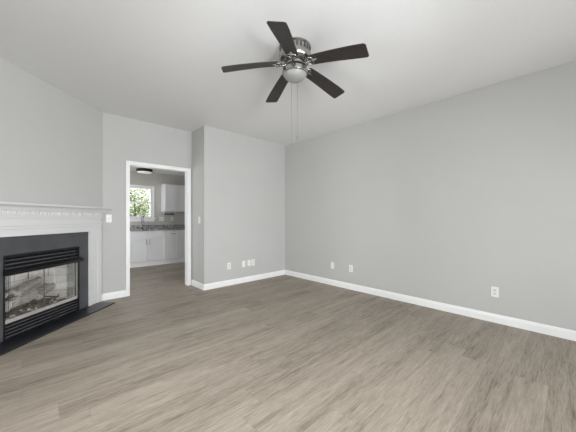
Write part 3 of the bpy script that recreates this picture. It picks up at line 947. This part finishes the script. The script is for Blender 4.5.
# granite worktop with a cut-out sink bowl and splashback
ct = thing('countertop', 'speckled grey granite countertop with low splashback under the kitchen window', 'countertop', (2.5, 7.5, 0.88))
b = MB()
sx0, sx1, sy0, sy1 = 1.68, 2.25, 7.27, 7.60
for a0, a1, y0, y1 in ((1.53, sx0, 7.165, KY - 0.002), (sx1, 3.51, 7.165, KY - 0.002), (sx0, sx1, 7.165, sy0), (sx0, sx1, sy1, KY - 0.002)):
    b.box(a0 - 2.5, a1 - 2.5, y0 - 7.5, y1 - 7.5, 0, 0.036)
b.build('slab', M_granite, ct)
b = MB(); b.box(1.53 - 2.5, 3.51 - 2.5, KY - 0.022 - 7.5, KY - 0.002 - 7.5, 0.036, 0.130, 0.002)
b.build('splashback', M_granite, ct)
# faucet
fc = thing('faucet', 'tall dark metal gooseneck faucet in front of the kitchen window', 'faucet', (1.968, 7.685, 0.9165))
b = MB(); b.lathe([(0.030, 0), (0.030, 0.008), (0.022, 0.016), (0.018, 0.06), (0.016, 0.10)], 20); b.build('base', M_chrome, fc, smooth=40)
pts = [(0, 0, 0.09), (0, 0, 0.28)] + [(0, -0.075 + 0.075 * math.cos(a), 0.28 + 0.075 * math.sin(a)) for a in [PI * k / 10 for k in range(1, 11)]] + [(0, -0.15, 0.22)]
b = MB(); b.tube(pts, 0.012, 10); b.lathe([(0.016, 0.165), (0.018, 0.20), (0.015, 0.235)], 14, M=Matrix.Translation((0, -0.15, 0))); b.build('spout', M_chrome, fc, smooth=60)
b = MB(); b.tube([(0.015, 0, 0.07), (0.045, 0, 0.085), (0.060, -0.005, 0.15)], 0.007, 8); b.build('lever', M_chrome, fc, smooth=60)
sp_ = thing('soap_dispenser', 'short dark soap dispenser right of the tall faucet', 'soap dispenser', (2.065, 7.69, 0.9165))
b = MB(); b.lathe([(0.020, 0), (0.020, 0.006), (0.011, 0.012), (0.010, 0.07)], 16); b.build('stem', M_chrome, sp_, smooth=40)
b = MB(); b.tube([(0, 0, 0.066), (0, 0, 0.095), (0, -0.03, 0.10), (0, -0.065, 0.088)], 0.008, 8); b.build('nozzle', M_chrome, sp_, smooth=60)

# wall cabinets
def wall_cab(x0, x1, label, doors):
    cx = (x0 + x1) / 2
    t = thing('wall_cabinet', label, 'cabinet', (cx, 7.64, 1.375), group='white wall cabinets right of the kitchen window')
    L0, L1 = x0 - cx, x1 - cx
    b = MB(); b.box(L0 + .0008, L1 - .0008, -0.14, 0.158, 0, 0.745, 0.001, seg=1); b.build('body', M_cab, t)
    w = (x1 - x0) / doors
    for i in range(doors):
        b = MB(); panel_door(b, L0 + w * i + 0.004, L0 + w * (i + 1) - 0.004, 0.006, 0.739, -0.1405); b.build('door', M_cab, t)
    return t
wall_cab(2.478, 2.772, 'white wall cabinet beside the kitchen window with its left side lit', 1)
wall_cab(2.772, 3.50, 'white wall cabinet farther from the window, cut off by the doorway jamb', 2)
# paper towel holder under the cabinet
ph_ = thing('paper_towel_holder', 'empty black paper towel bar hanging under the wall cabinet', 'paper towel holder', (2.65, 7.65, 1.375))
b = MB(); b.tube([(-0.14, 0, -0.068), (0.14, 0, -0.068)], 0.018, 12); b.build('bar', M_black, ph_, smooth=60)
for s in (-1, 1):
    b = MB(); b.box(s * 0.146 - 0.006, s * 0.146 + 0.006, -0.016, 0.016, -0.085, -0.0005, 0.003); b.build('bracket', M_plate, ph_)
# outlets above the splashback
k2 = thing('switch_plate', 'white double-width switch plate above the counter between window and towel bar', 'light switch', (2.491, KY, 1.178), R_back)
b = MB(); b.box(-0.062, 0.062, 0, 0.006, -0.0575, 0.0575, 0.0025); b.build('cover_plate', M_plate, k2)
b = MB()
for x in (-0.03, 0.03): b.box(x - 0.016, x + 0.016, 0.005, 0.0085, -0.032, 0.032, 0.001)
b.build('rocker', M_socket, k2)
put(copy_tree(d0), (2.775, KY, 1.175), R_back, 'white duplex outlet on the kitchen wall below the towel bar')
# flush ceiling light
kl = thing('flush_ceiling_light', 'round dark-banded flush ceiling light in the kitchen above the window', 'ceiling light', (1.96, 7.42, KH))
b = MB(); b.lathe([(0.165, -0.0005), (0.185, -0.004), (0.187, -0.070), (0.180, -0.074), (0.176, -0.070), (0.174, -0.012), (0, -0.012)], 44, caps=False); b.build('band', M_bronze, kl, smooth=35)
def lampglass():
    m, n, l, p = new_mat('kitchen_lamp_diffuser')
    p.inputs['Base Color'].default_value = (0.85, 0.84, 0.80, 1); p.inputs['Roughness'].default_value = 0.4
    p.inputs['Emission Color'].default_value = (1, 0.95, 0.88, 1); p.inputs['Emission Strength'].default_value = 0.22
    return m
b = MB(); b.lathe([(0.173, -0.016), (0.173, -0.078), (0.150, -0.092), (0.08, -0.100), (0, -0.102)], 44); b.build('diffuser', lampglass(), kl, smooth=60)

# ------------------------------------------------------------------ garden outside the kitchen window
b = MB(); b.box(-14, 20, KY + T + 0.02, 34, -0.35, -0.25)
struct(b.build('ground', M_lawn), 'lawn outside the kitchen window', 'lawn')
def tree(x, y, zc, rx, rz, n, m, label, seed, trunk_r=0.07, size=0.09):
    rnd = random.Random(seed)
    t = thing('garden_tree', label, 'tree', (x, y, -0.25), group='trees outside the kitchen window')
    b = MB()
    top = zc + 0.25
    b.tube([(0, 0, 0), (0.05, 0.02, top * 0.5), (-0.03, 0, top)], trunk_r, 8, radii=[trunk_r, trunk_r * .7, trunk_r * .4])
    for k in range(5):
        a = k * 1.3; b.tube([(0, 0, top * (0.45 + 0.08 * k)), (rx * .6 * math.cos(a), rx * .6 * math.sin(a), top * (0.6 + 0.09 * k))], 0.03, 6, radii=[0.03, 0.012])
    b.build('trunk', M_barkm, t, smooth=60)
    bm = bmesh.new()
    cl = [(rnd.gauss(0, .45), rnd.gauss(0, .45), rnd.gauss(0, .45)) for _ in range(26)]
    for i in range(n):
        c = rnd.choice(cl)
        p = Vector((c[0] * rx + rnd.gauss(0, .16) * rx, c[1] * rx + rnd.gauss(0, .16) * rx, zc + 0.25 + c[2] * rz + rnd.gauss(0, .16) * rz))
        R = Matrix.Rotation(rnd.random() * 6.28, 3, 'Z') @ Matrix.Rotation(rnd.gauss(0, .8), 3, 'X') @ Matrix.Rotation(rnd.gauss(0, .5), 3, 'Y')
        s = size * rnd.uniform(.6, 1.3)
        vs = [bm.verts.new(p + R @ Vector(q)) for q in ((0, 0, 0), (s * .5, s * .35, s * .1), (s * 1.2, 0, 0), (s * .5, -s * .35, s * .1))]
        bm.faces.new((vs[0], vs[1], vs[2])); bm.faces.new((vs[0], vs[2], vs[3]))
    m_ = MB(); m_.bm.free(); m_.bm = bm
    m_.build('foliage', m, t)
    return t
tree(2.75, 10.6, 1.35, 0.8, 0.75, 1500, M_leaf, 'dense green shrub nearest the kitchen window', 21, size=0.062)
tree(3.1, 13.2, 2.1, 1.3, 1.1, 1900, M_leaf2, 'pale sunlit tree standing behind the dense shrub', 22, size=0.085)
